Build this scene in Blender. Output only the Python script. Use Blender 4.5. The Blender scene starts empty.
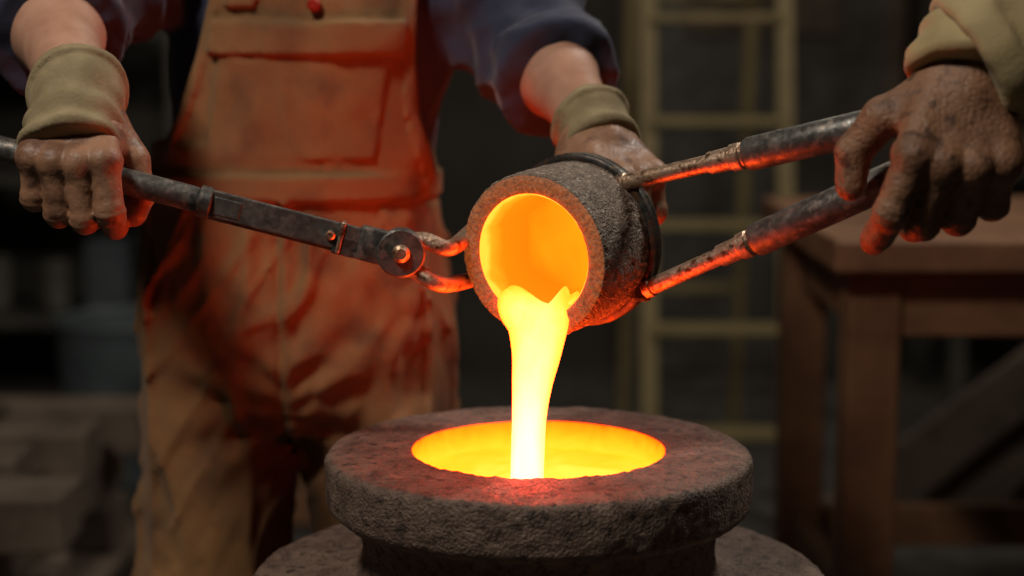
import bpy, math, numpy as np, time
from mathutils import Vector, Matrix
T0=time.time()
scene=bpy.context.scene
try: scene.view_settings.view_transform='Standard'
except Exception as e: print(e)

# ------------------------------------------------------------ helpers
A=lambda *v: np.array(v,dtype=float)
def nrm(v):
    v=np.asarray(v,float); return v/np.linalg.norm(v)
_lat={}
def vnoise(P,seed=0):
    if seed not in _lat: _lat[seed]=np.random.RandomState(seed).rand(32,32,32).astype(np.float32)*2-1
    L=_lat[seed]; i=np.floor(P).astype(int); f=P-i; f=f*f*(3-2*f)
    x0,y0,z0=[i[...,k]%32 for k in range(3)]; x1,y1,z1=(x0+1)%32,(y0+1)%32,(z0+1)%32
    fx,fy,fz=f[...,0],f[...,1],f[...,2]
    def l(a,b,t): return a+(b-a)*t
    return l(l(l(L[x0,y0,z0],L[x1,y0,z0],fx),l(L[x0,y1,z0],L[x1,y1,z0],fx),fy),
             l(l(L[x0,y0,z1],L[x1,y0,z1],fx),l(L[x0,y1,z1],L[x1,y1,z1],fx),fy),fz)
def smin(a,b,k):
    h=np.clip(0.5+0.5*(b-a)/k,0,1); return b*(1-h)+a*h-k*h*(1-h)
def smax(a,b,k): return -smin(-a,-b,k)
def cone(P,a,b,ra,rb):
    a=np.asarray(a,float); b=np.asarray(b,float); ab=b-a
    t=np.clip(((P-a)@ab)/(ab@ab+1e-12),0,1)
    return np.linalg.norm(P-a-t[...,None]*ab,axis=-1)-(ra+(rb-ra)*t)
def ell(P,c,r):
    r=np.asarray(r,float); q=(P-np.asarray(c,float))/r
    return (np.linalg.norm(q,axis=-1)-1)*r.min()
def tubecap(P,a,b,ra,rb,k=0.004):
    a=np.asarray(a,float); b=np.asarray(b,float); L=np.linalg.norm(b-a); u=(b-a)/L
    t=(P-a)@u; rad=np.linalg.norm(P-a-t[...,None]*u,axis=-1)
    d=rad-(ra+(rb-ra)*np.clip(t/L,0,1))
    return smax(smax(d,-t,k),t-L,k)
def chain(P,pts,rs,k=0.02):
    d=None
    for i in range(len(pts)-1):
        c=cone(P,pts[i],pts[i+1],rs[i],rs[i+1]); d=c if d is None else smin(d,c,k)
    return d
def stack(P,tab,p=2.3):
    tab=np.array(tab,float); z=P[...,2]; zz=np.linspace(tab[0,0],tab[-1,0],240)
    vals=[]
    for c in range(1,tab.shape[1]):
        v=np.interp(zz,tab[:,0],tab[:,c]); vp=np.pad(v,10,mode='edge'); v=np.convolve(vp,np.ones(21)/21,mode='valid'); vals.append(np.interp(z,zz,v))
    rx,ry,cx,cy=vals
    q=(np.abs((P[...,0]-cx)/rx)**p+np.abs((P[...,1]-cy)/ry)**p)**(1/p)
    d=(q-1)*np.minimum(rx,ry)
    return smax(smax(d,tab[0,0]-z,.01),z-tab[-1,0],.01)
def surfnet(fn,lo,hi,h):
    lo=np.asarray(lo,float); hi=np.asarray(hi,float)
    n=np.ceil((hi-lo)/h).astype(int)+1
    g=[lo[k]+h*np.arange(n[k]) for k in range(3)]
    P=np.stack(np.meshgrid(*g,indexing='ij'),-1)
    F=np.empty(P.shape[:3])
    cs=max(1,int(400000/(n[1]*n[2])))
    for i in range(0,n[0],cs): F[i:i+cs]=fn(P[i:i+cs])
    for ax in range(3):
        sl=[slice(None)]*3; sl[ax]=0; F[tuple(sl)]=np.maximum(F[tuple(sl)],1e-3); sl[ax]=-1; F[tuple(sl)]=np.maximum(F[tuple(sl)],1e-3)
    S=F<0; m=n-1
    acc=np.zeros(tuple(m)+(3,)); cnt=np.zeros(tuple(m))
    for ax in range(3):
        s0=[slice(None)]*3; s1=[slice(None)]*3; s0[ax]=slice(0,-1); s1[ax]=slice(1,None)
        f0=F[tuple(s0)]; f1=F[tuple(s1)]; x=(f0<0)!=(f1<0)
        t=np.where(x,f0/np.where(f0-f1==0,1,f0-f1),0)
        o=[k for k in range(3) if k!=ax]
        for i in (0,1):
            for j in (0,1):
                sl=[slice(None)]*3; sl[o[0]]=slice(i,i+m[o[0]]); sl[o[1]]=slice(j,j+m[o[1]])
                xx=x[tuple(sl)]; tt=t[tuple(sl)]
                cnt+=xx; acc[...,ax]+=np.where(xx,tt,0); acc[...,o[0]]+=xx*i; acc[...,o[1]]+=xx*j
    act=cnt>0; idx=-np.ones(tuple(m),int); idx[act]=np.arange(act.sum())
    cell=np.argwhere(act); V=lo+h*(cell+acc[act]/cnt[act][:,None])
    quads=[]
    for ax in range(3):
        s0=[slice(None)]*3; s1=[slice(None)]*3; s0[ax]=slice(0,-1); s1[ax]=slice(1,None)
        a=S[tuple(s0)]; b=S[tuple(s1)]
        o=[(ax+1)%3,(ax+2)%3]
        for flip in (0,1):
            e=np.argwhere((a&~b) if flip==0 else (~a&b))
            ok=(e[:,o[0]]>0)&(e[:,o[1]]>0)&(e[:,o[0]]<n[o[0]]-1)&(e[:,o[1]]<n[o[1]]-1); e=e[ok]
            def gi(i,j):
                q=e.copy(); q[:,o[0]]-=i; q[:,o[1]]-=j; return idx[q[:,0],q[:,1],q[:,2]]
            qd=np.stack([gi(1,1),gi(0,1),gi(0,0),gi(1,0)],1)
            if flip: qd=qd[:,::-1]
            quads.append(qd)
    return V,np.concatenate(quads)
def mkobj(name,V,Fc,mats,smooth=True,parent=None,midx=None):
    me=bpy.data.meshes.new(name)
    me.from_pydata([tuple(v) for v in V],[],[tuple(int(i) for i in f) for f in Fc])
    for m in (mats if isinstance(mats,(list,tuple)) else [mats]): me.materials.append(m)
    if smooth: me.polygons.foreach_set('use_smooth',[True]*len(me.polygons))
    if midx is not None: me.polygons.foreach_set('material_index',list(midx))
    me.update()
    o=bpy.data.objects.new(name,me); scene.collection.objects.link(o)
    if parent: o.parent=parent
    return o
def empty(name,loc=(0,0,0)):
    e=bpy.data.objects.new(name,None); e.location=loc; e.empty_display_size=.1; scene.collection.objects.link(e); return e
def setp(o,p):
    o.parent=p; o.matrix_parent_inverse=Matrix.Translation(p.location).inverted(); return o
def sdfobj(name,fn,lo,hi,h,mat,parent=None,xf=None):
    V,Q=surfnet(fn,lo,hi,h)
    if xf is not None: V=V@xf[0].T+xf[1]
    o=mkobj(name,V,Q,mat)
    if parent: setp(o,parent)
    print(name,len(V),round(time.time()-T0,1)); return o

def frame(t,ref=None):
    t=nrm(t); r=A(0,0,1) if ref is None else np.asarray(ref,float)
    if abs(t@nrm(r))>.97: r=A(0,1,0)
    u=nrm(np.cross(r,t)); v=np.cross(t,u); return u,v
def catmull(pts,n):
    pts=np.array(pts,float); m=len(pts); out=[]
    P=np.vstack([2*pts[0]-pts[1],pts,2*pts[-1]-pts[-2]])
    for s in np.linspace(0,m-1,n):
        i=min(int(s),m-2); t=s-i; p0,p1,p2,p3=P[i],P[i+1],P[i+2],P[i+3]
        out.append(.5*((2*p1)+(-p0+p2)*t+(2*p0-5*p1+4*p2-p3)*t*t+(-p0+3*p1-3*p2+p3)*t**3))
    return np.array(out)
def tube_data(pts,rs,seg=24,aspect=1,ref=None):
    pts=np.array(pts,float); n=len(pts); V=[];Fc=[]
    rs=[rs]*n if np.isscalar(rs) else rs
    u0=None
    for i in range(n):
        t=pts[min(i+1,n-1)]-pts[max(i-1,0)]
        if np.linalg.norm(t)<1e-9: t=pts[-1]-pts[0]
        u,v=frame(t,ref)
        if u0 is not None and u@u0<0: u,v=-u,-v
        u0=u
        for k in range(seg):
            a=2*math.pi*k/seg; V.append(pts[i]+rs[i]*(math.cos(a)*u+aspect*math.sin(a)*v))
    for i in range(n-1):
        for k in range(seg):
            k2=(k+1)%seg; Fc.append((i*seg+k,i*seg+k2,(i+1)*seg+k2,(i+1)*seg+k))
    Fc.append(tuple(range(seg))[::-1]); Fc.append(tuple((n-1)*seg+k for k in range(seg)))
    return V,Fc
def rod(a,b,prof):
    a=A(*a); b=A(*b); u=nrm(b-a); uu,vv=frame(u); seg=28;V=[];Fc=[]
    for (t,r) in prof:
        for k in range(seg):
            g=2*math.pi*k/seg; V.append(a+u*t+r*(math.cos(g)*uu+math.sin(g)*vv))
    n=len(prof)
    for i in range(n-1):
        for k in range(seg):
            k2=(k+1)%seg; Fc.append((i*seg+k,i*seg+k2,(i+1)*seg+k2,(i+1)*seg+k))
    Fc.append(tuple(range(seg))[::-1]); Fc.append(tuple((n-1)*seg+k for k in range(seg)))
    return V,Fc
def box_data(c,sx,sy,sz,ax=None,bev=0.0):
    c=np.asarray(c,float); ax=np.eye(3) if ax is None else np.array(ax,float)
    import bmesh
    bm=bmesh.new(); bmesh.ops.create_cube(bm,size=1)
    for v in bm.verts: v.co=Vector((v.co.x*sx,v.co.y*sy,v.co.z*sz))
    if bev>0: bmesh.ops.bevel(bm,geom=bm.edges[:],offset=bev,segments=2,affect='EDGES',profile=.5)
    bm.verts.index_update()
    V=[c+ax[0]*v.co.x+ax[1]*v.co.y+ax[2]*v.co.z for v in bm.verts]; Fc=[tuple(v.index for v in f.verts) for f in bm.faces]
    bm.free(); return V,Fc
def join(parts):
    V=[];Fc=[];M=[]
    for p in parts:
        o=len(V); V+=list(p[0]); Fc+=[tuple(i+o for i in f) for f in p[1]]; M+=[p[2] if len(p)>2 else 0]*len(p[1])
    return V,Fc,M
def part(name,parts,mats,parent=None,smooth=False):
    V,Fc,M=join(parts); o=mkobj(name,V,Fc,mats,smooth,None,M)
    if parent: setp(o,parent)
    return o
def autosmooth(o,ang=40):
    import bmesh
    bm=bmesh.new(); bm.from_mesh(o.data)
    for e in bm.edges:
        if len(e.link_faces)==2 and e.calc_face_angle(0)>math.radians(ang): e.smooth=False
    for f in bm.faces: f.smooth=True
    bm.to_mesh(o.data); bm.free(); return o
def lathe(prof,seg,M=None,disp=0,dscale=60,seed=1,midx=None,fine=0.004,dlim=None):
    pr=[];mi=[]
    for i in range(len(prof)-1):
        a=np.array(prof[i][:2]); b=np.array(prof[i+1][:2]); n=max(1,int(np.linalg.norm(b-a)/fine))
        for k in range(n): pr.append(a+(b-a)*k/n); mi.append(prof[i][2] if len(prof[i])>2 else 0)
    pr.append(np.array(prof[-1][:2])); pr=np.array(pr)
    tg=np.gradient(pr,axis=0); nn=np.stack([tg[:,1],-tg[:,0]],1); nn/=np.linalg.norm(nn,axis=1)[:,None]+1e-9
    th=np.linspace(0,2*math.pi,seg,endpoint=False)
    R=pr[:,0][:,None]; Z=pr[:,1][:,None]
    V=np.stack([R*np.cos(th),R*np.sin(th),Z+0*th],-1)
    N=np.stack([nn[:,0][:,None]*np.cos(th),nn[:,0][:,None]*np.sin(th),nn[:,1][:,None]+0*th],-1)
    if disp:
        d=(.6*vnoise(V*dscale,seed)+.5*vnoise(V*dscale*2.3,seed+1)+.5*vnoise(V*dscale*5,seed+2)+.8*vnoise(V*dscale*.2,seed+3))*disp
        pit=np.clip(vnoise(V*dscale*1.4,seed+4)-.45,0,1)*-3.5*disp
        w=np.clip(pr[:,0]/.02,0,1)[:,None]
        if dlim is not None: w=w*np.array([1 if m in dlim else .25 for m in mi+[mi[-1]]])[:,None]
        V=V+N*((d+pit)*w)[...,None]
    V=V.reshape(-1,3); n=len(pr); Fc=[];FM=[]
    for i in range(n-1):
        for k in range(seg):
            k2=(k+1)%seg; Fc.append((i*seg+k,i*seg+k2,(i+1)*seg+k2,(i+1)*seg+k)); FM.append(mi[i])
    if M is not None: V=V@np.array(M[0]).T+np.array(M[1])
    return V,Fc,FM

# ------------------------------------------------------------ materials
def M(name,c1,c2,rough=.7,metal=0,ns=20,bs=120,bstr=.4,bdist=.002,c3=None,ns2=None,rrange=None,sheen=0,wave=None,glow=None,c3r=(.52,.66)):
    m=bpy.data.materials.new(name); m.use_nodes=True; nt=m.node_tree; nd=nt.nodes; lk=nt.links
    b=nd['Principled BSDF']; tc=nd.new('ShaderNodeTexCoord')
    n1=nd.new('ShaderNodeTexNoise'); n1.inputs['Scale'].default_value=ns; n1.inputs['Detail'].default_value=6; n1.inputs['Roughness'].default_value=.6
    lk.new(tc.outputs['Object'],n1.inputs['Vector'])
    cr=nd.new('ShaderNodeValToRGB'); cr.color_ramp.elements[0].position=.35; cr.color_ramp.elements[1].position=.65
    cr.color_ramp.elements[0].color=(*c1,1); cr.color_ramp.elements[1].color=(*c2,1)
    lk.new(n1.outputs['Fac'],cr.inputs['Fac']); col=cr.outputs['Color']
    if c3 is not None:
        n3=nd.new('ShaderNodeTexNoise'); n3.inputs['Scale'].default_value=ns2 or ns*3; n3.inputs['Detail'].default_value=8
        lk.new(tc.outputs['Object'],n3.inputs['Vector'])
        r3=nd.new('ShaderNodeValToRGB'); r3.color_ramp.elements[0].position=c3r[0]; r3.color_ramp.elements[1].position=c3r[1]
        lk.new(n3.outputs['Fac'],r3.inputs['Fac'])
        mx=nd.new('ShaderNodeMix'); mx.data_type='RGBA'; lk.new(r3.outputs['Color'],mx.inputs[0]); lk.new(col,mx.inputs[6]); mx.inputs[7].default_value=(*c3,1)
        col=mx.outputs[2]
    lk.new(col,b.inputs['Base Color']); b.inputs['Metallic'].default_value=metal
    n2=nd.new('ShaderNodeTexNoise'); n2.inputs['Scale'].default_value=bs; n2.inputs['Detail'].default_value=5
    lk.new(tc.outputs['Object'],n2.inputs['Vector']); hsrc=n2.outputs['Fac']
    if wave:
        w=nd.new('ShaderNodeTexWave'); w.inputs['Scale'].default_value=wave; w.inputs['Distortion'].default_value=2; w.bands_direction='DIAGONAL'
        lk.new(tc.outputs['Object'],w.inputs['Vector']); ad=nd.new('ShaderNodeMath'); ad.operation='MULTIPLY_ADD'; lk.new(w.outputs['Fac'],ad.inputs[0]); ad.inputs[1].default_value=.35; lk.new(hsrc,ad.inputs[2]); hsrc=ad.outputs[0]
    bp=nd.new('ShaderNodeBump'); bp.inputs['Strength'].default_value=bstr; bp.inputs['Distance'].default_value=bdist
    lk.new(hsrc,bp.inputs['Height']); lk.new(bp.outputs['Normal'],b.inputs['Normal'])
    if rrange:
        mr=nd.new('ShaderNodeMapRange'); mr.inputs['To Min'].default_value=rrange[0]; mr.inputs['To Max'].default_value=rrange[1]; mr.inputs['From Min'].default_value=.3; mr.inputs['From Max'].default_value=.7
        lk.new(n2.outputs['Fac'],mr.inputs['Value']); lk.new(mr.outputs['Result'],b.inputs['Roughness'])
    else: b.inputs['Roughness'].default_value=rough
    if sheen: b.inputs['Sheen Weight'].default_value=sheen
    if glow:
        g=nd.new('ShaderNodeMapRange'); g.inputs['From Min'].default_value=.3; g.inputs['From Max'].default_value=.7; g.inputs['To Min'].default_value=glow[3]*.3; g.inputs['To Max'].default_value=glow[3]*1.6
        lk.new(n2.outputs['Fac'],g.inputs['Value']); lk.new(g.outputs['Result'],b.inputs['Emission Strength']); b.inputs['Emission Color'].default_value=(*glow[:3],1)
    return m
def EM(name,stops,axis=2,lo=0,hi=1,ns=30,nmix=.25,strength=1,attr=None,stretch=None):
    m=bpy.data.materials.new(name); m.use_nodes=True; nt=m.node_tree; nd=nt.nodes; lk=nt.links
    b=nd['Principled BSDF']; b.inputs['Base Color'].default_value=(.02,.008,.002,1); b.inputs['Roughness'].default_value=.6; b.inputs['Specular IOR Level'].default_value=.1
    tc=nd.new('ShaderNodeTexCoord')
    if attr:
        at=nd.new('ShaderNodeAttribute'); at.attribute_name=attr; src=at.outputs['Fac']
    else:
        sp=nd.new('ShaderNodeSeparateXYZ'); lk.new(tc.outputs['Object'],sp.inputs[0]); src=sp.outputs[axis]
    mr=nd.new('ShaderNodeMapRange'); mr.inputs['From Min'].default_value=lo; mr.inputs['From Max'].default_value=hi; lk.new(src,mr.inputs['Value'])
    n=nd.new('ShaderNodeTexNoise'); n.inputs['Scale'].default_value=ns; n.inputs['Detail'].default_value=3; n.inputs['Distortion'].default_value=.8
    if stretch:
        mp=nd.new('ShaderNodeMapping'); mp.inputs['Scale'].default_value=stretch; lk.new(tc.outputs['Object'],mp.inputs[0]); lk.new(mp.outputs[0],n.inputs['Vector'])
    else: lk.new(tc.outputs['Object'],n.inputs['Vector'])
    s=nd.new('ShaderNodeMath'); s.operation='SUBTRACT'; lk.new(n.outputs['Fac'],s.inputs[0]); s.inputs[1].default_value=.5
    ma=nd.new('ShaderNodeMath'); ma.operation='MULTIPLY_ADD'; lk.new(s.outputs[0],ma.inputs[0]); ma.inputs[1].default_value=nmix*2; lk.new(mr.outputs['Result'],ma.inputs[2])
    cr=nd.new('ShaderNodeValToRGB'); e=cr.color_ramp.elements
    while len(e)<len(stops): e.new(.5)
    mxv=max(max(c) for _,c in stops)
    for i,(p,c) in enumerate(stops): e[i].position=p; e[i].color=(c[0]/mxv,c[1]/mxv,c[2]/mxv,1)
    lk.new(ma.outputs[0],cr.inputs['Fac']); lk.new(cr.outputs['Color'],b.inputs['Emission Color']); b.inputs['Emission Strength'].default_value=mxv*strength
    return m

m_overall=M('overall_canvas',(.21,.098,.034),(.33,.16,.056),.85,ns=5,bs=350,bstr=.6,bdist=.0018,sheen=.1,wave=260,c3=(.13,.062,.024),ns2=14,c3r=(.5,.75))
m_shirt=M('navy_cotton',(.016,.019,.044),(.030,.034,.070),.9,ns=12,bs=400,bstr=.4,bdist=.001,sheen=.15)
m_skin=M('forearm_skin',(.40,.20,.13),(.50,.27,.18),.5,ns=25,bs=260,bstr=.25,bdist=.0008)
m_glove=M('brown_leather_glove',(.24,.115,.062),(.34,.175,.10),.5,ns=22,bs=240,bstr=.55,bdist=.0013,c3=(.15,.07,.042),ns2=40,rrange=(.38,.6))
m_glove2=M('dark_leather_glove',(.18,.082,.042),(.31,.155,.082),.6,ns=30,bs=260,bstr=1,bdist=.002,c3=(.09,.042,.024),ns2=60,rrange=(.4,.65))
m_cuff=M('olive_glove_cuff',(.21,.155,.08),(.32,.245,.135),.85,ns=25,bs=260,bstr=.5,bdist=.0015)
m_jacket=M('tan_foundry_jacket',(.34,.255,.12),(.45,.345,.175),.85,ns=12,bs=320,bstr=.5,bdist=.0015,sheen=.1)
m_trou=M('grey_trousers',(.04,.04,.042),(.07,.068,.065),.9,ns=12,bs=300)
m_boot=M('boot_leather',(.02,.015,.012),(.05,.035,.025),.5,ns=20,bs=160)
m_hair=M('dark_hair',(.015,.01,.008),(.03,.02,.015),.6,ns=90,bs=300,bstr=.8)
m_eye=M('eye_white',(.7,.68,.65),(.75,.72,.7),.2,bstr=0)
m_pup=M('eye_iris',(.03,.015,.01),(.04,.02,.01),.2,bstr=0)
m_hat=M('hard_hat_plastic',(.5,.35,.04),(.55,.4,.05),.35,bstr=.1)
m_button=M('red_button',(.25,.015,.01),(.35,.03,.015),.35,bstr=.1)
m_clay=M('mould_refractory_clay',(.115,.070,.052),(.225,.150,.112),.8,ns=30,bs=300,bstr=1,bdist=.004,c3=(.065,.042,.033),ns2=90,rrange=(.40,.85))
m_cru=M('crucible_graphite_clay',(.12,.082,.06),(.25,.18,.135),.7,ns=60,bs=330,bstr=1,bdist=.005,c3=(.44,.36,.29),ns2=240,rrange=(.3,.75),c3r=(.56,.68))
m_crurim=M('crucible_rim_painted_glow',(.12,.07,.045),(.24,.14,.09),.7,ns=60,bs=300,bstr=1,bdist=.003,c3=(.08,.05,.035),ns2=150,glow=(1,.24,.05,.20))  # weak emission stands in for orange melt light reflected by the front ring
m_iron=M('dark_iron',(.035,.032,.03),(.09,.08,.07),.45,metal=.75,ns=40,bs=220,bstr=.5,bdist=.001,c3=(.14,.07,.035),ns2=90,rrange=(.3,.6))
m_glowtint=M('scaled_steel_painted_glow',(.48,.31,.20),(.64,.48,.36),.4,metal=.8,ns=60,bs=260,bstr=.7,bdist=.001,c3=(.18,.08,.04),ns2=120,rrange=(.28,.55))  # orange tint in the base colour stands in for reflected melt glow
m_handle=M('blackened_handle',(.085,.08,.074),(.18,.17,.155),.4,metal=.6,ns=40,bs=160,bstr=.5,bdist=.001,c3=(.26,.22,.19),ns2=100,rrange=(.3,.55))
m_wood=M('dark_bench_wood',(.13,.058,.028),(.22,.105,.05),.6,ns=8,bs=60,bstr=.4,bdist=.003)
m_wood2=M('grey_timber',(.08,.055,.038),(.15,.108,.078),.8,ns=8,bs=60,bstr=.4,bdist=.003)
m_ladder=M('ladder_paint',(.20,.15,.06),(.27,.205,.09),.6,ns=15,bs=80)
m_steel=M('shelf_steel',(.07,.064,.055),(.12,.11,.095),.5,metal=.3,ns=12)
m_blue=M('blue_grey_drum',(.06,.075,.08),(.10,.12,.13),.5,ns=10)
m_stone=M('grey_block',(.10,.09,.077),(.16,.145,.125),.85,ns=12)
m_floor=M('concrete_floor',(.050,.044,.037),(.09,.08,.067),.75,ns=3,bs=40,bstr=.4,bdist=.004,c3=(.03,.027,.024),ns2=9)
m_wall=M('sooty_wall',(.040,.036,.030),(.068,.060,.05),.9,ns=2,bs=25,bstr=.4,bdist=.006)
m_inner=EM('crucible_glow',[(0,(6.5,.42,.006)),(.35,(6,.24,.003)),(.75,(6,.28,.004)),(.93,(6.5,.48,.014)),(1,(7.5,.80,.06))],axis=2,lo=.0,hi=.13,ns=14,nmix=.22)
m_stream=EM('molten_stream',[(0,(10,.45,.01)),(.20,(14,.80,.04)),(.45,(19,1.1,.16)),(.75,(23,1.4,.50)),(1,(25,1.8,.95))],ns=42,nmix=.10,attr='meltheat',stretch=(1.6,1.6,.35))
m_pool=EM('molten_pool',[(0,(10,.54,.008)),(.35,(11,.76,.02)),(.7,(14,1.05,.10)),(1,(17,1.4,.4))],ns=16,nmix=.35,attr='meltheat')
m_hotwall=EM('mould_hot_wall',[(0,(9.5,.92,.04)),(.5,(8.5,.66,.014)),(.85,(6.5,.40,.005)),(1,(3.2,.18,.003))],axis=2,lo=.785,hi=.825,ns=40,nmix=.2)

# ------------------------------------------------------------ mould (furnace pot)
mould=empty('foundry_mould',(.0285,0,0))
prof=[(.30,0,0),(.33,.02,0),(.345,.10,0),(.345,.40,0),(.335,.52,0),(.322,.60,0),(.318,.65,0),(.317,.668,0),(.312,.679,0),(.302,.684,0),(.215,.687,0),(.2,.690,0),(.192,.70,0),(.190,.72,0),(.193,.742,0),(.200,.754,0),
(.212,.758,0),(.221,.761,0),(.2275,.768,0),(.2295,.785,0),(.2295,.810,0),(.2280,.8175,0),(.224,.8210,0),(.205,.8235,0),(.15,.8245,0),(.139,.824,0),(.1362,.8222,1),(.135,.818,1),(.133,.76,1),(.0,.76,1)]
V,Fc,FM=lathe(prof,340,(np.eye(3),A(.0285,0,0)),disp=.0014,dscale=70,seed=11,dlim=[0],fine=.0037)
setp(mkobj('mould_body',V,Fc,[m_clay,m_hotwall],True,None,FM),mould)
V=[];Fc=[];nr=40;ns_=96;heat=[]
for i in range(nr+1):
    r=.1335*i/nr
    for k in range(ns_):
        a=2*math.pi*k/ns_; x=.0285+r*math.cos(a); y=r*math.sin(a); dd=math.hypot(x-.015,y+.1)
        V.append((x,y,.793+.0018*math.sin(dd*230)*math.exp(-dd*14))); heat.append(.30+.75*math.exp(-dd*12))
for i in range(nr):
    for k in range(ns_):
        k2=(k+1)%ns_; Fc.append((i*ns_+k,i*ns_+k2,(i+1)*ns_+k2,(i+1)*ns_+k)) if i else Fc.append((k,ns_+k2,ns_+k))
o=setp(mkobj('molten_pool',V,Fc,m_pool),mould)
at=o.data.attributes.new('meltheat','FLOAT','POINT'); at.data.foreach_set('value',heat)

# ------------------------------------------------------------ crucible
a_=nrm(A(-.53,-.84,-.084)); C=A(.056,0,1.043); F=C+a_*.065; B=C-a_*.065
hx=nrm(np.cross(A(0,0,1),a_)); hy=np.cross(a_,hx)
hx=-hx if hx[0]<0 else hx; hy=np.cross(a_,hx)
Rm=np.stack([hx,hy,a_],1)
cruc=empty('casting_crucible',tuple(C))
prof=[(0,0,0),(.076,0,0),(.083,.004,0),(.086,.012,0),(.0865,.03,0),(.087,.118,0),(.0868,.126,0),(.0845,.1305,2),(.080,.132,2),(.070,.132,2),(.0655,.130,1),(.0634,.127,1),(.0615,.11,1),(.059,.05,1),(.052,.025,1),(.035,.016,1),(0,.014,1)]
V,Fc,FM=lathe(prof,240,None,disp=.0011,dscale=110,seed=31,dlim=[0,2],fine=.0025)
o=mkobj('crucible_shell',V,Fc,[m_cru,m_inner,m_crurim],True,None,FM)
mat4=Matrix([[*Rm[0],B[0]],[*Rm[1],B[1]],[*Rm[2],B[2]],[0,0,0,1]])
o.matrix_world=mat4; o.parent=cruc; o.matrix_parent_inverse=Matrix.Translation(cruc.location).inverted()
bprof=[(.0868,.022,0),(.0925,.022,0),(.094,.024,0),(.094,.036,0),(.0925,.038,0),(.0868,.038,0)]
V,Fc,FM=lathe(bprof,160,(Rm,B),disp=.0003,dscale=80,seed=5,fine=.004)
setp(mkobj('carrying_band',V,Fc,m_iron),cruc)
hv=[B+A(-.02,.0,.050)+a_*.004, B+A(-.012,.0,.055)-a_*.03, B+A(.0,0,.045)-a_*.05, B+A(.01,0,.015)-a_*.052, B+A(.01,0,-.01)-a_*.03, B+A(.005,0,-.02)+a_*.004]
V,Fc=tube_data(catmull(hv,30),.009,16); setp(mkobj('rear_tilting_handle',V,Fc,m_iron),cruc)

# ------------------------------------------------------------ molten stream
dn=nrm(A(0,0,-1)-(A(0,0,-1)@a_)*a_)
ctrl=[ (F-a_*.040+dn*.0615,.030,.0015,.012,.34),(F-a_*.028+dn*.0600,.037,.0040,.020,.38),(F-a_*.012+dn*.0600,.0400,.0055,.022,.42),(F+a_*.004+dn*.0620,.0385,.0070,.018,.46),
 (A(.0275,-.064,.963),.0335,.0100,.009,.50),(A(.0262,-.078,.940),.0265,.0130,.003,.58),(A(.0212,-.088,.912),.0210,.0145,.0,.68),(A(.0176,-.094,.880),.0178,.0150,0,.82),(A(.0158,-.098,.845),.0170,.0155,0,.94),(A(.0150,-.099,.812),.0172,.0158,0,1.02),(A(.0150,-.099,.787),.021,.021,0,1.03)]
cp=catmull([np.concatenate([c[0],c[1:]]) for c in ctrl],120)
V=[];Fc=[];seg=56;NN=len(cp);heat=[]
for i,c in enumerate(cp):
    t=nrm(cp[min(i+1,NN-1)][:3]-cp[max(i-1,0)][:3]); s=i/(NN-1)
    w=nrm((1-s)*hx+s*A(1,0,0)); w=nrm(w-(w@t)*t); u=np.cross(t,w)
    for k in range(seg):
        g=2*math.pi*k/seg; wob=1+(.02*math.sin(3*g+s*9)+.02*math.sin(5*g-s*14))*min(1,s*4)
        V.append(c[:3]+wob*(c[3]*math.cos(g)*w+c[4]*math.sin(g)*u)-dn*c[5]*abs(math.cos(g))**2.2)
        heat.append(c[6]+.10-.40*abs(math.cos(g))**3)
for i in range(NN-1):
    for k in range(seg):
        k2=(k+1)%seg; Fc.append((i*seg+k,i*seg+k2,(i+1)*seg+k2,(i+1)*seg+k))
Fc.append(tuple(range(seg))[::-1]); Fc.append(tuple((NN-1)*seg+k for k in range(seg)))
o=mkobj('molten_metal_stream',V,Fc,m_stream)
at=o.data.attributes.new('meltheat','FLOAT','POINT'); at.data.foreach_set('value',heat)

# ------------------------------------------------------------ tongs (left)
t1=empty('crucible_tongs',(-.1,-.03,1.04))
Pv=A(-.116,-.030,1.039); Gp=A(-.443,-.052,1.127)
u=nrm(Pv-Gp); w=nrm(np.cross(A(0,0,1),u)); v=np.cross(u,w)
w=w if w[1]>0 else -w; v=nrm(np.cross(w,u)); v=v if v[2]>0 else -v
E0=Gp-u*.42; Lh=.42+.125
V,Fc=rod(E0,Gp,[(0,.008),(.002,.0115),(.006,.0135),(Lh-.006,.0135),(Lh,.012),(Lh,.0165),(Lh+.012,.0165),(Lh+.014,.012)])
setp(autosmooth(mkobj('handle_grip',V,Fc,m_handle)),t1)
s0=Gp+u*.125; 
pp=[]
mid=(s0+Pv)/2; L=np.linalg.norm(Pv-s0)
pp.append((*box_data(mid-w*.006+v*.001,L,.008,.028,(u,w,v),.0015),0))
pp.append((*box_data(mid+w*.005-v*.004,L,.008,.026,(u,w,v),.0015),0))
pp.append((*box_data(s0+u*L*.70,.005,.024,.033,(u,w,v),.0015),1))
pp.append((*box_data(s0+u*L*.82-v*.008,L*.3,.020,.020,(u,w,v),.002),0))
pp.append((*box_data(s0+u*.03,.03,.022,.020,(u,w,v),.002),0))
o=part('flat_reins',pp,[m_handle,m_glowtint],t1)
pp=[]
def disc(c,ax,r,h,seg=40,bev=.002):
    return rod(c-ax*h/2,c+ax*h/2,[(0,r-bev),(bev,r),(h-bev,r),(h,r-bev)])
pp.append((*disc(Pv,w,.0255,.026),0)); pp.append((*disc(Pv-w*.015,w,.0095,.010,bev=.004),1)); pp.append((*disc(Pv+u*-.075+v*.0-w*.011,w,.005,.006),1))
pp.append((*box_data(Pv-u*.024,.045,.022,.036,(u,w,v),.004),0))
o=part('pivot_boss',pp,[m_handle,m_glowtint],t1); autosmooth(o)
def surf(ang,zl,r=.0925):
    up=-dn; return B+a_*zl+r*(math.cos(ang)*hx+math.sin(ang)*up)
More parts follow.
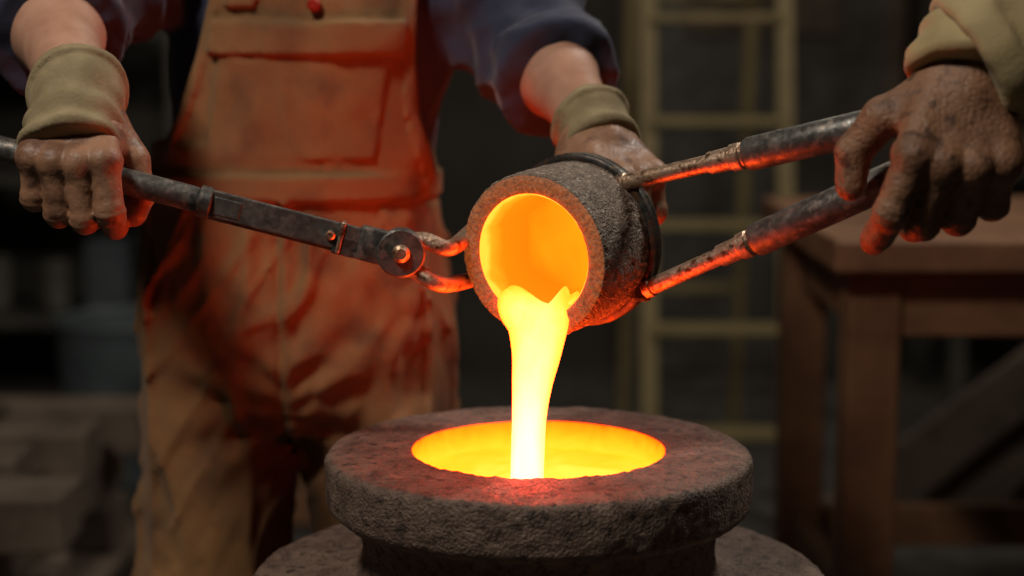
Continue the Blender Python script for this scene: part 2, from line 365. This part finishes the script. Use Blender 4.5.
D=math.radians
up1=[Pv+v*.012+u*.003,Pv+u*.022+v*.018,Pv+u*.050+v*.018,surf(D(166),.084,.095),surf(D(160),.055,.094),surf(D(148),.040,.0945)]
lo1=[Pv-v*.012+u*.003,Pv+u*.024-v*.016,Pv+u*.052-v*.022,surf(D(203),.080,.095),surf(D(212),.055,.094),surf(D(225),.040,.0945)]
pp=[]
for c in (up1,lo1):
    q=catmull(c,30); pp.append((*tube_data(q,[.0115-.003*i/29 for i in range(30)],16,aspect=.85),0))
o=part('gripping_jaws',pp,[m_glowtint],t1); autosmooth(o,60)

# ------------------------------------------------------------ shank tongs (right)
t2=empty('pouring_shank',(.2,-.07,1.1))
def arm(a,b,fr):
    a=A(*a); b=A(*b); L=np.linalg.norm(b-a); k=L*fr
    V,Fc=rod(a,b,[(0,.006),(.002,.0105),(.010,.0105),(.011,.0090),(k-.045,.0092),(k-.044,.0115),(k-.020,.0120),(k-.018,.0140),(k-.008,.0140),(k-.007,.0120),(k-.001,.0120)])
    o=autosmooth(mkobj('shank_rod',V,Fc,m_glowtint)); setp(o,t2)
    V,Fc=rod(a,b,[(k-.004,.0120),(k-.002,.0155),(k+.002,.0172),(L-.006,.0172),(L-.001,.0150),(L,.012)])
    o=autosmooth(mkobj('shank_handle',V,Fc,m_handle)); setp(o,t2)
arm((.112,-.006,1.108),(.368,-.172,1.183),.49)
arm((.140,-.014,.997),(.372,-.172,1.130),.46)
pp=[(*box_data((.112,.002,1.106),.02,.03,.022,None,.004),0),(*box_data((.136,-.006,.996),.022,.03,.022,None,.004),0)]
part('lug_sockets',pp,[m_iron],t2)

# ------------------------------------------------------------ hands
FING=[(.095,.033,(.045,.027,.022)),(.098,.011,(.049,.030,.023)),(.094,-.011,(.045,.028,.022)),(.086,-.031,(.036,.022,.020))]
def hand(name,wrist,f,n,sign,S,curls,splay,thumb,mat,parent,elbow,fat=1.0,h=.0025,cuffmat=None,cuffarg=None,pl=1.0):
    wrist=A(*wrist); f=nrm(f); n=nrm(np.asarray(n,float)-(np.asarray(n,float)@f)*f); s=np.cross(f,n)*sign
    L=lambda a,b,c: wrist+S*(a*f+b*s+c*n)
    chains=[]; allp=[wrist]
    for (ma,mb,ln),cu,sp in zip(FING,curls,splay):
        ma=ma*pl
        sp=math.radians(sp); fs=math.cos(sp)*f+math.sin(sp)*s; p=L(ma,mb,0); th=0; pts=[p]
        for l,c in zip(ln,cu):
            th+=math.radians(c); p=p+S*l*(math.cos(th)*fs+math.sin(th)*n); pts.append(p)
        k=.92 if mb<-.02 else 1
        chains.append((pts,[r*S*k*fat for r in (.0128,.0118,.0110,.0098)])); allp+=pts
    tp=[L(*q) for q in thumb]; allp+=tp
    eb=nrm(A(*elbow)-wrist)
    def fn(P):
        palm=cone(P,L(.0,0,0),L(.03,0,0),.025*S,.026*S)
        for (ma,mb,_) in FING:
            ma=ma*pl
            palm=smin(palm,cone(P,L(.012,mb*.55,.002),L(ma-.004,mb,.001),.0180*S,.0145*S*fat),.010*S)
        palm=smin(palm,cone(P,L(.012,.018,.010),L(.055,.032,.012),.018*S,.014*S),.012)
        palm=smin(palm,cone(P,L(.012,-.016,.010),L(.06,-.026,.010),.017*S,.013*S),.012)
        palm=smin(palm,cone(P,wrist,wrist+eb*.05,.025*S,.027*S),.015)
        d=palm
        for pts,rs in chains:
            c=chain(P,pts,rs,.004)
            c=smin(c,np.linalg.norm(P-(pts[0]-n*.001*S),axis=-1)-.0142*S*fat,.006)
            c=smin(c,np.linalg.norm(P-(pts[1]-n*.0*S),axis=-1)-.0126*S*fat,.004)
            # leather creases around the finger joints
            for j in (1,2):
                ax=nrm(pts[j+1]-pts[j-1]); tt=(P-pts[j])@ax; near=np.linalg.norm(P-pts[j],axis=-1)<.022*S
                c=c+np.where(near,.0011*(np.exp(-((tt-.004)/.0022)**2)+np.exp(-((tt+.004)/.0022)**2)),0)
            d=np.minimum(d,smin(palm,c,.007))
        c=chain(P,tp,[.0165*S,.0150*S,.0135*S,.0120*S],.006); d=np.minimum(d,smin(palm,c,.012))
        d=d+.0006*vnoise(P*70,3)+.0004*vnoise(P*210,4)-.0012*np.clip(np.abs(vnoise(P*A(50,50,50),8)),0,.2)
        return d
    allp=np.array(allp+[wrist+eb*.05]); lo=allp.min(0)-.036*S; hi=allp.max(0)+.036*S
    o=sdfobj(name,fn,lo,hi,h,mat,parent)
    if cuffarg:
        cs,ce,r0,r1,r2=cuffarg
        p0=L(cs,0,.002); p1=wrist.copy(); p2=wrist+eb*ce
        def cf(P):
            d=smin(cone(P,p0,p1,r0,r1),cone(P,p1,p2,r1,r2),.02)
            d=smin(d,smin(cone(P,p0+s*.018,p1+s*.010,r0*.86,r1*.85),cone(P,p0-s*.018,p1-s*.010,r0*.86,r1*.85),.01),.01)
            d=smax(d,(P-p0)@f,.004)
            d=smax(d,(P-p2)@eb,.004)
            hem=tubecap(P,p2-eb*.014,p2+eb*.001,r2+.003,r2+.003,.004); d=smin(d,hem,.003)
            t=(P-p1)@eb; tf=(P-p0)@f
            d=d+.0026*np.sin(tf*190+3.5*vnoise(P*16,6))*np.exp(-((tf+.03)/.04)**2)+.0035*vnoise(P*38,21)-np.exp(-((tf+.006)/.004)**2)*.002
            d=smax(d,-tubecap(P,p2-eb*.010,p2+eb*.03,r2-.004,r2-.003,.002),.002)
            return d
        pts=np.array([p0,p1,p2]); sdfobj(name+'_cuff',cf,pts.min(0)-r2-.03,pts.max(0)+r2+.03,.003,cuffmat,parent)
    return o

# ------------------------------------------------------------ body
def body(root,R,t,arms,mats,bib=True,sleeve_end=(.35,.35),armr=.058,lean=0.0,foldk=1.0,skin=True):
    loc=lambda p: (A(*p)-t)@R
    xf=(R,t)
    def lz(z): return lean*np.clip((z-1.05)/.3,0,1.2)
    Sh={+1:A(.178+lean,.005,1.395),-1:A(-.178+lean,.005,1.395)}
    tors=[(.98,.165,.112,0,0),(1.08,.168,.115,0,0),(1.18,.178,.120,0,0),(1.30,.195,.124,0,0),(1.38,.192,.115,0,.005),(1.42,.150,.098,0,.01),(1.455,.098,.078,0,.012),(1.475,.078,.07,0,.012)]
    def SH(P):
        Q=P.copy(); Q[...,0]-=lz(P[...,2]); return Q
    def torso(P): return stack(SH(P),tors)
    J={sd:(loc(e),loc(w_)) for sd,(e,w_) in arms.items()}
    def shirt(P):
        d=torso(P)
        fold=vnoise(P*A(16,16,9),41)*.007+vnoise(P*A(34,34,20),42)*.003-.008*(.3-np.clip(np.abs(vnoise(P*A(20,20,13)+vnoise(P*8,44)[...,None],43)),0,.3))
        for sd,(e,w_) in J.items():
            s=Sh[sd]; ua=nrm(e-s); fr=nrm(w_-e); L=np.linalg.norm(w_-e)
            se=sleeve_end[0] if sd==-1 else sleeve_end[1]
            q=e+fr*L*se
            c=smin(cone(P,s,e,armr+.010,armr+.002),cone(P,e,q,armr+.002,armr-.002),.03)
            tt=(P-q)@fr; near=np.linalg.norm(P-q,axis=-1)<.14
            c=np.where(near,smax(c,tt,.006),c)
            ta=(P-s)@ua
            f2=.0070*np.sin(ta*75+5*vnoise(P*9,50)+3*vnoise(P*22,52))*np.clip(ta/.12,0,1)+.005*vnoise(P*28,51)-.012*(.25-np.clip(np.abs(vnoise(P*24,54)),0,.25))
            d=smin(d,c+f2*foldk,.035)
            if se<.9 or not skin:
                hem=tubecap(P,q-fr*.034,q+fr*.003,armr+.006,armr+.005,.008)+.0025*vnoise(P*40,53)
                d=smin(d,hem,.003)
        return d+fold*foldk
    xs=[Sh[1][0],Sh[-1][0]]+[j[0][0] for j in J.values()]+[j[1][0] for j in J.values()]
    ys=[0]+[j[0][1] for j in J.values()]+[j[1][1] for j in J.values()]
    zs=[.98]+[j[0][2] for j in J.values()]+[j[1][2] for j in J.values()]
    sdfobj('shirt' if bib else 'jacket',shirt,A(min(xs)-.1,min(ys)-.1-.05,min(zs)-.09),A(max(xs)+.1,.2,1.50),.0055,mats['shirt'],root,xf)
    def legs(P):
        tab=[(.74,.10,.09,0,0),(.80,.185,.135,0,.005),(.88,.210,.148,0,.008),(.96,.206,.146,0,.006),(1.04,.193,.134,0,0),(1.07,.189,.130,0,0),(1.10,.188,.131,0,0),(1.13,.183,.130,0,0)]
        d=stack(P,tab)
        lg=None
        for sx in (-1,1):
            c=chain(P,[A(sx*.107,.005,.86),A(sx*.119,-.012,.50),A(sx*.120,.012,.12)],[.106,.102,.092],.03)
            lg=c if lg is None else smin(lg,c,.008)
        d=smin(d,lg,.02)
        d=smax(d,.075-P[...,2],.01)
        x,z=P[...,0],P[...,2]
        wp=np.stack([vnoise(P*5,60),0*x,vnoise(P*5+7,60)],-1)
        n1=vnoise((P+wp*.06)*A(15,15,5),61)
        n2=vnoise((P+wp*.05)@np.array([[.8,0,.6],[0,1,0],[-.6,0,.8]])*A(26,20,9),71)
        fold=.026*(np.clip(np.abs(n1),0,.42)-.22)+.014*(np.clip(np.abs(n2),0,.35)-.2)+.0020*vnoise(P*A(60,60,36),70)
        ang=np.arctan2(z-.78,np.abs(x)+.02); rr=np.hypot(z-.78,x)
        fold=fold+.005*np.exp(-((rr-.10)/.07)**2)*np.sin(ang*10+3*vnoise(P*9,63))
        fold=fold+np.exp(-((z-.13)/.08)**2)*.006*np.sin(z*150+4*vnoise(P*10,64))
        fold=fold*np.clip((1.06-z)/.06,0.2,1)
        d=d+fold
        wb=smax(stack(P,[(1.0,.197,.142,0,0),(1.06,.197,.144,0,0),(1.12,.196,.143,0,0)])+.0015*vnoise(P*30,66),1.058-z,.003)
        wb=smax(wb,z-1.092,.003); d=smin(d,wb,.002)
        front=P[...,1]<0
        def ridge(v,wd,hh,mask): return np.exp(-(v/wd)**2)*hh*mask
        d=d-ridge(x-.005,.006,.0045,front*(z>.74)*(z<1.058))+ridge(x+.007,.004,.005,front*(z>.74)*(z<1.058))
        for sx in (-1,1):
            d=d-ridge((x-sx*.15)+(z-1.0)*sx*.5,.005,.004,front*(z>.88)*(z<1.05))
            d=d-ridge(np.abs(x)-.185,.006,.003,(z<1.05)*(z>.1))
        if bib:
            Q=SH(P); X=Q[...,0]
            ts=torso(P)+vnoise(P*A(12,12,7),67)*.007+vnoise(P*A(30,30,18),68)*.0035-.010*(.28-np.clip(np.abs(vnoise((P+wp*.04)*A(17,17,10),72)),0,.28))
            hw=np.interp(z,[1.05,1.08,1.12,1.17,1.24,1.30,1.36,1.40],[.20,.190,.174,.152,.138,.131,.128,.125])
            b=smax(smax(ts-.013,np.abs(X)-hw,.004),z-1.375,.004); b=smax(b,1.06-z,.004)
            b=smax(b,P[...,1]+.0,.004)
            edge=smax(smax(ts-.0175,np.abs(np.abs(X)-hw+.008)-.008,.002),z-1.375,.003); edge=smax(smax(edge,1.06-z,.003),P[...,1],.004)
            b=np.minimum(b,edge)
            pk=smax(smax(ts-.0180,np.abs(X)-.108,.003),np.abs(z-1.195)-.085,.003); pk=smax(pk,P[...,1],.003)
            fl=smax(smax(ts-.0265,np.abs(X)-.122,.003),np.abs(z-1.262+.06*np.clip(.05-np.abs(X),-1,.05)*.4)-.021,.003); fl=smax(fl,P[...,1],.003)
            b=np.minimum(np.minimum(b,pk),fl)
            back=smax(smax(smax(ts-.012,np.abs(X)-np.interp(z,[1.05,1.2,1.36],[.18,.11,.05]),.004),z-1.33,.004),-P[...,1],.004)
            st=smax(smax(torso(P)-.018,np.abs(np.abs(X)-.088+np.where(P[...,1]>0,.04*np.clip((1.45-z)/.2,0,1),0))-.021,.003),1.30-z,.004)
            b=np.minimum(np.minimum(b,back),st)
            d=smin(d,b,.005)
        return d
    sdfobj('trousers' if not bib else 'bib_overalls',legs,A(-.27,-.2,.06),A(.27,.2,1.50),.0047,mats['legs'],root,xf)
    def boots(P):
        d=None
        for sx in (-1,1):
            b=smin(cone(P,A(sx*.118,.02,.20),A(sx*.118,.02,.07),.055,.055),cone(P,A(sx*.118,.03,.045),A(sx*.128,-.14,.04),.048,.045),.04)
            b=smax(b,.004-P[...,2],.004); d=b if d is None else np.minimum(d,b)
        return d
    sdfobj('work_boots',boots,A(-.25,-.22,-.01),A(.25,.12,.28),.007,m_boot,root,xf)
    hxf=(R,t+R@A(lean*1.1,0,0))
    def head(P):
        d=chain(P,[A(0,.02,1.40),A(0,.005,1.55)],[.062,.056])
        hd=smin(ell(P,A(0,.0,1.665),A(.076,.098,.10)),ell(P,A(0,-.035,1.60),A(.055,.058,.072)),.03)
        d=smin(d,hd,.02)
        d=smin(d,cone(P,A(0,-.094,1.66),A(0,-.113,1.625),.009,.013),.010)
        d=smin(d,ell(P,A(0,-.088,1.592),A(.026,.012,.010)),.006)
        d=smin(d,ell(P,A(0,-.085,1.555),A(.024,.018,.018)),.015)
        for sx in (-1,1):
            d=smin(d,ell(P,A(sx*.079,.01,1.645),A(.010,.020,.032)),.006)
            d=smax(d,-(np.linalg.norm(P-A(sx*.031,-.100,1.66),axis=-1)-.014),.008)
            d=smin(d,cone(P,A(sx*.016,-.094,1.682),A(sx*.046,-.084,1.684),.006,.005),.006)
        return d
    sdfobj('head_and_neck',head,A(-.11,-.15,1.40),A(.11,.13,1.80),.004,m_skin,root,hxf)
    def eyes(P): return np.minimum(*[np.linalg.norm(P-A(sx*.031,-.083,1.66),axis=-1)-.0125 for sx in(-1,1)])
    sdfobj('eyes',eyes,A(-.05,-.11,1.64),A(.05,-.06,1.68),.002,m_eye,root,hxf)
    def iris(P): return np.minimum(*[np.linalg.norm(P-A(sx*.031,-.0925,1.66),axis=-1)-.005 for sx in(-1,1)])
    sdfobj('irises',iris,A(-.05,-.11,1.65),A(.05,-.08,1.67),.0015,m_pup,root,hxf)
    def hair(P):
        d=ell(P,A(0,.012,1.68),A(.083,.102,.098)); return smax(smax(d,-(P[...,1]*.9+.055+(P[...,2]-1.72)*-.9),.01),1.60-P[...,2],.01)+.003*vnoise(P*A(90,90,30),7)
    sdfobj('hair',hair,A(-.11,-.13,1.58),A(.11,.14,1.80),.005,m_hair,root,hxf)
    def hatf(P):
        d=ell(P,A(0,.008,1.705),A(.094,.118,.105)); d=smax(d,1.715-P[...,2],.004)
        br=smax(ell(P,A(0,-.015,1.718),A(.105,.15,.02)),np.abs(P[...,2]-1.717)-.004,.002)
        rg=cone(P,A(0,-.07,1.79),A(0,.09,1.79),.016,.016)
        return smin(smin(d,br,.008),rg,.01)
    sdfobj('hard_hat',hatf,A(-.13,-.19,1.69),A(.13,.16,1.84),.005,m_hat,root,hxf)
    def arms_(P):
        d=None
        for sd,(e,w_) in J.items():
            q=e+(w_-e)*.35
            c=smin(chain(P,[e,q,w_+(e-w_)*.02],[.045,.048,.031],.02),cone(P,e,q,.045,.048),.01)
            d=c if d is None else np.minimum(d,c)
        return d+.0012*vnoise(P*45,9)
    if skin:
        pts=np.array([p for j in J.values() for p in j]); sdfobj('forearms',arms_,pts.min(0)-.065,pts.max(0)+.065,.005,m_skin,root,xf)

# worker 1 -- facing the camera (-y)
w1=empty('foundry_worker',(-.29,.47,0))
R1=np.eye(3); tt1=A(-.29,.47,0)
WL=(-.454,-.006,1.202); EL=(-.549,.25,1.300)
WR=(.094,.165,1.160); ER=(.030,.375,1.250)
body(w1,R1,tt1,{-1:(EL,WL),+1:(ER,WR)},{'shirt':m_shirt,'legs':m_overall},True,(.36,.40),armr=.072,lean=.048)
hand('gripping_hand_glove',WL,(.06,-.75,-.66),(0,.66,-.75),+1,1.12,[(42,62,36),(54,80,45),(56,82,45),(58,82,45)],(6,1,-3,-8),
     [(.025,.030,.014),(.055,.050,.035),(.078,.056,.055),(.098,.050,.062)],m_glove,w1,EL,fat=1.06,h=.0023,cuffmat=m_cuff,cuffarg=(.070,.010,.037,.042,.051),pl=.96)
hand('steadying_hand_glove',WR,(.34,-.76,-.54),(-.25,.41,-.86),-1,1.14,[(34,55,35),(44,62,40),(50,66,42),(52,66,42)],(5,1,-3,-9),
     [(.025,.030,.014),(.055,.050,.030),(.080,.055,.048),(.102,.050,.056)],m_glove,w1,ER,fat=1.05,cuffmat=m_cuff,cuffarg=(.030,.016,.034,.037,.045),pl=.92)
o=part('overall_button',[(*disc(A(-.243,.322,1.303),A(0,1,0),.0085,.014,bev=.003),0)],[m_button],w1); autosmooth(o)

# worker 2 -- at the right, facing -x
w2=empty('assistant_worker',(.90,0,0))
R2=np.array([[0,1,0],[-1,0,0],[0,0,1.]]); tt2=A(.90,0,0)
W2=(.424,-.212,1.238); E2=(.60,-.235,1.365)
W2r=(.86,.24,.87); E2r=(.92,.235,1.12)
body(w2,R2,tt2,{+1:(E2,W2),-1:(E2r,W2r)},{'shirt':m_jacket,'legs':m_trou},False,(.93,.98),armr=.062,foldk=.8,skin=False)
hand('shank_hand_glove',W2,(-.20,-.48,-.82),(-.05,.86,-.45),-1,1.22,[(34,42,25),(54,55,30),(60,60,35),(62,60,35)],(10,2,-8,-18),
     [(.028,.026,.012),(.050,.056,.024),(.072,.070,.046),(.094,.066,.058)],m_glove2,w2,E2,fat=1.08,h=.0023,cuffmat=m_jacket,cuffarg=(.016,.030,.044,.052,.060),pl=.95)
hand('resting_hand_glove',W2r,(-.1,0,-1),(0,-1,0),+1,1.1,[(15,20,15),(20,25,15),(22,28,18),(25,30,20)],(4,1,-3,-8),
     [(.025,.030,.010),(.052,.050,.018),(.080,.058,.025),(.102,.055,.03)],m_glove2,w2,E2r,h=.003)

# ------------------------------------------------------------ room
def wall(name,c,s,mat): return mkobj(name,*box_data(c,*s),mat,False)
X0,X1,Y0,Y1,H=-4.2,4.2,-3.6,4.8,3.8
wall('floor',(0,.6,-.05),(8.8,8.8,.1),m_floor); wall('ceiling',(0,.6,H+.05),(8.8,8.8,.1),m_wall)
wall('wall_back',(0,Y1+.05,H/2),(8.4,.1,H),m_wall); wall('wall_front',(0,Y0-.05,H/2),(8.4,.1,H),m_wall)
wall('wall_left',(X0-.05,.6,H/2),(.1,8.6,H),m_wall); wall('wall_right',(X1+.05,.6,H/2),(.1,8.6,H),m_wall)
pp=[]
for i in range(4): pp.append(box_data((1.43,1.13+i*.215,.905),1.78,.208,.055,None,.006))
for x in (.62,2.22):
    for y in (1.12,1.80): pp.append(box_data((x,y,.44),.09,.09,.88,None,.006))
for y in (1.10,1.82): pp.append(box_data((1.42,y,.815),1.52,.03,.11,None,.004)); pp.append(box_data((1.42,y,.22),1.52,.04,.09,None,.004))
for x in (.62,2.22): pp.append(box_data((x,1.46,.815),.03,.6,.11,None,.004)); pp.append(box_data((x,1.46,.22),.04,.6,.09,None,.004))
V,Fc,_=join(pp); mkobj('workbench',V,Fc,m_wood,False)
pp=[]
for i,(x,l) in enumerate(((1.35,1.3),(1.55,1.15),(1.8,1.25))):
    g=D(38+4*i); pp.append(box_data((x,2.5+.06*i,l/2*math.sin(g)+.03),l,.04,.14,((math.cos(g),0,math.sin(g)),(0,1,0),(-math.sin(g),0,math.cos(g))),.004))
V,Fc,_=join(pp); mkobj('leaning_planks',V,Fc,m_wood2,False)
pp=[]
for x in (.36,.72):
    pp.append(box_data((x,2.75,1.24),.045,.03,2.52,((1,0,0),(0,.985,-.17),(0,.17,.985)),.004))
    pp.append(box_data((x,3.42,1.20),.035,.025,2.46,((1,0,0),(0,.983,.18),(0,-.18,.983)),.004))
for k in range(9):
    z=.25+k*.27; y=2.75+(z-1.24)*.173; pp.append(box_data((.54,y,z),.34,.085,.022,None,.003))
for z in (.5,1.4,2.1): pp.append(box_data((.54,3.42-(z-1.20)*.183,z),.34,.02,.03,None,.003))
pp.append(box_data((.54,3.08,2.46),.42,.32,.03,None,.004))
V,Fc,_=join(pp); mkobj('step_ladder',V,Fc,m_ladder,False)
def rack(name,x0,x1,y,depth,H_,n,seed):
    root=empty(name,((x0+x1)/2,y,0)); pp=[]
    for x in (x0,x1):
        for yy in (y-depth/2,y+depth/2): pp.append(box_data((x,yy,H_/2),.05,.05,H_,None,.003))
    rng=np.random.RandomState(seed); its=[]
    for k in range(n):
        z=.3+k*(H_-.4)/(n-1); pp.append(box_data(((x0+x1)/2,y,z),x1-x0,depth,.03,None,.003))
        x=x0+.12
        while x<x1-.25 and k<n-1:
            w=rng.uniform(.10,.26); hh=rng.uniform(.1,.3)
            if rng.rand()<.5: its.append((*box_data((x+w/2,y,z+.016+hh/2),w,.28,hh,None,.008),rng.randint(0,3)))
            else: its.append((*rod((x+w/2,y,z+.016),(x+w/2,y,z+.3),[(0,w*.38),(.005,w*.4),(hh-.02,w*.42),(hh-.015,w*.45),(hh,w*.45),(hh,w*.4)]),rng.randint(0,3)))
            x+=w+rng.uniform(.04,.2)
    part('rack_frame',pp,[m_steel],root); part('stored_goods',its,[m_stone,m_blue,m_wood2],root)
rack('storage_rack',-3.4,-1.15,4.3,.5,2.4,5,3)
rack('storage_rack.001',1.55,3.6,4.3,.5,2.5,5,8)
SX=-1.36
pp=[]
for y in (1.15,1.6,2.05): pp.append(box_data((SX,y,.05),1.0,.1,.1,None,.006))
for i in range(7): pp.append(box_data((SX-.43+i*.143,1.6,.115),.125,1.15,.03,None,.004))
rng=np.random.RandomState(4)
for lv in range(3):
    for i in range(4):
        ang=rng.uniform(-.05,.05); ax=((math.cos(ang),math.sin(ang),0),(-math.sin(ang),math.cos(ang),0),(0,0,1))
        if lv%2==0: pp.append(box_data((SX+rng.uniform(-.05,.05),1.22+i*.25,.185+lv*.112),.92+rng.uniform(-.08,.16),.16,.105,ax,.008))
        else: pp.append(box_data((SX-.35+i*.235,1.6,.185+lv*.112),.15,.95+rng.uniform(-.08,.1),.105,ax,.008))
V,Fc,_=join(pp); mkobj('timber_stack',V,Fc,m_wood2,False)
mkobj('casting_flask',*box_data((SX-.03,1.55,.53),.62,.5,.12,((.98,.17,0),(-.17,.98,0),(0,0,1)),.015),m_stone,False)
V,Fc,FM=lathe([(0,0),(.17,0),(.18,.01),(.19,.20),(.196,.21),(.19,.22),(.20,.46),(.208,.47),(.2,.48),(.19,.47),(.17,.02),(0,.02)],64,(np.eye(3),A(-1.12,3.1,0)),fine=.05)
o=mkobj('metal_bucket',V,Fc,m_blue); autosmooth(o)
pp=[]
for i in range(5): 
    for y in (2.55,3.05): pp.append(box_data((-.55,y,.06+i*.11),.62,.02,.095,None,.003))
    for x in (-.86,-.24): pp.append(box_data((x,2.8,.06+i*.11),.02,.5,.095,None,.003))
for x in (-.83,-.27):
    for y in (2.57,3.03): pp.append(box_data((x,y,.28),.04,.04,.56,None,.003))
pp.append(box_data((-.55,2.8,.04),.6,.5,.02))
V,Fc,_=join(pp); mkobj('wooden_crate',V,Fc,m_wood,False)
dy=-.025
pp=[(*box_data((.95,4.77+dy,1.05),.95,.04,2.08,None,.004),0),(*box_data((.45,4.76+dy,1.07),.07,.07,2.13,None,.004),1),(*box_data((1.45,4.76+dy,1.07),.07,.07,2.13,None,.004),1),(*box_data((.95,4.76+dy,2.15),1.07,.07,.07,None,.004),1),(*box_data((.95,4.745+dy,1.6),.6,.02,.6,None,.004),1),(*box_data((1.3,4.74+dy,1.0),.12,.03,.03,None,.004),1)]
part('door_1',pp,[m_steel,m_wood2])

# ------------------------------------------------------------ lights
def area(name,loc,target,size,power,col):
    l=bpy.data.lights.new(name,'AREA'); l.energy=power; l.color=col; l.size=size
    o=bpy.data.objects.new(name,l); o.location=loc; d=Vector(target)-Vector(loc); o.rotation_euler=d.to_track_quat('-Z','Y').to_euler(); scene.collection.objects.link(o)
area('overhead_work_lamp',(-1.1,-1.2,3.2),(-.1,0,1.1),.4,42,(1,.92,.80))
area('side_work_lamp',(1.6,.9,3.2),(.2,0,1.1),.5,34,(1,.94,.84))
area('rear_fill_light',(.3,3.4,3.6),(.3,3.2,0),1.2,12,(1,.91,.74))  # unseen fill light added to brighten the background
w=bpy.data.worlds.new('w'); scene.world=w; w.use_nodes=True; w.node_tree.nodes['Background'].inputs[0].default_value=(.01,.01,.01,1)

cam=bpy.data.cameras.new('camera'); co=bpy.data.objects.new('camera',cam); scene.collection.objects.link(co)
co.location=(0,-1.8,1.25); co.rotation_euler=(math.radians(82),0,0); cam.lens=60; cam.sensor_width=36
cam.dof.use_dof=True; cam.dof.focus_distance=1.74; cam.dof.aperture_fstop=2.2
scene.camera=co
print('done',time.time()-T0)
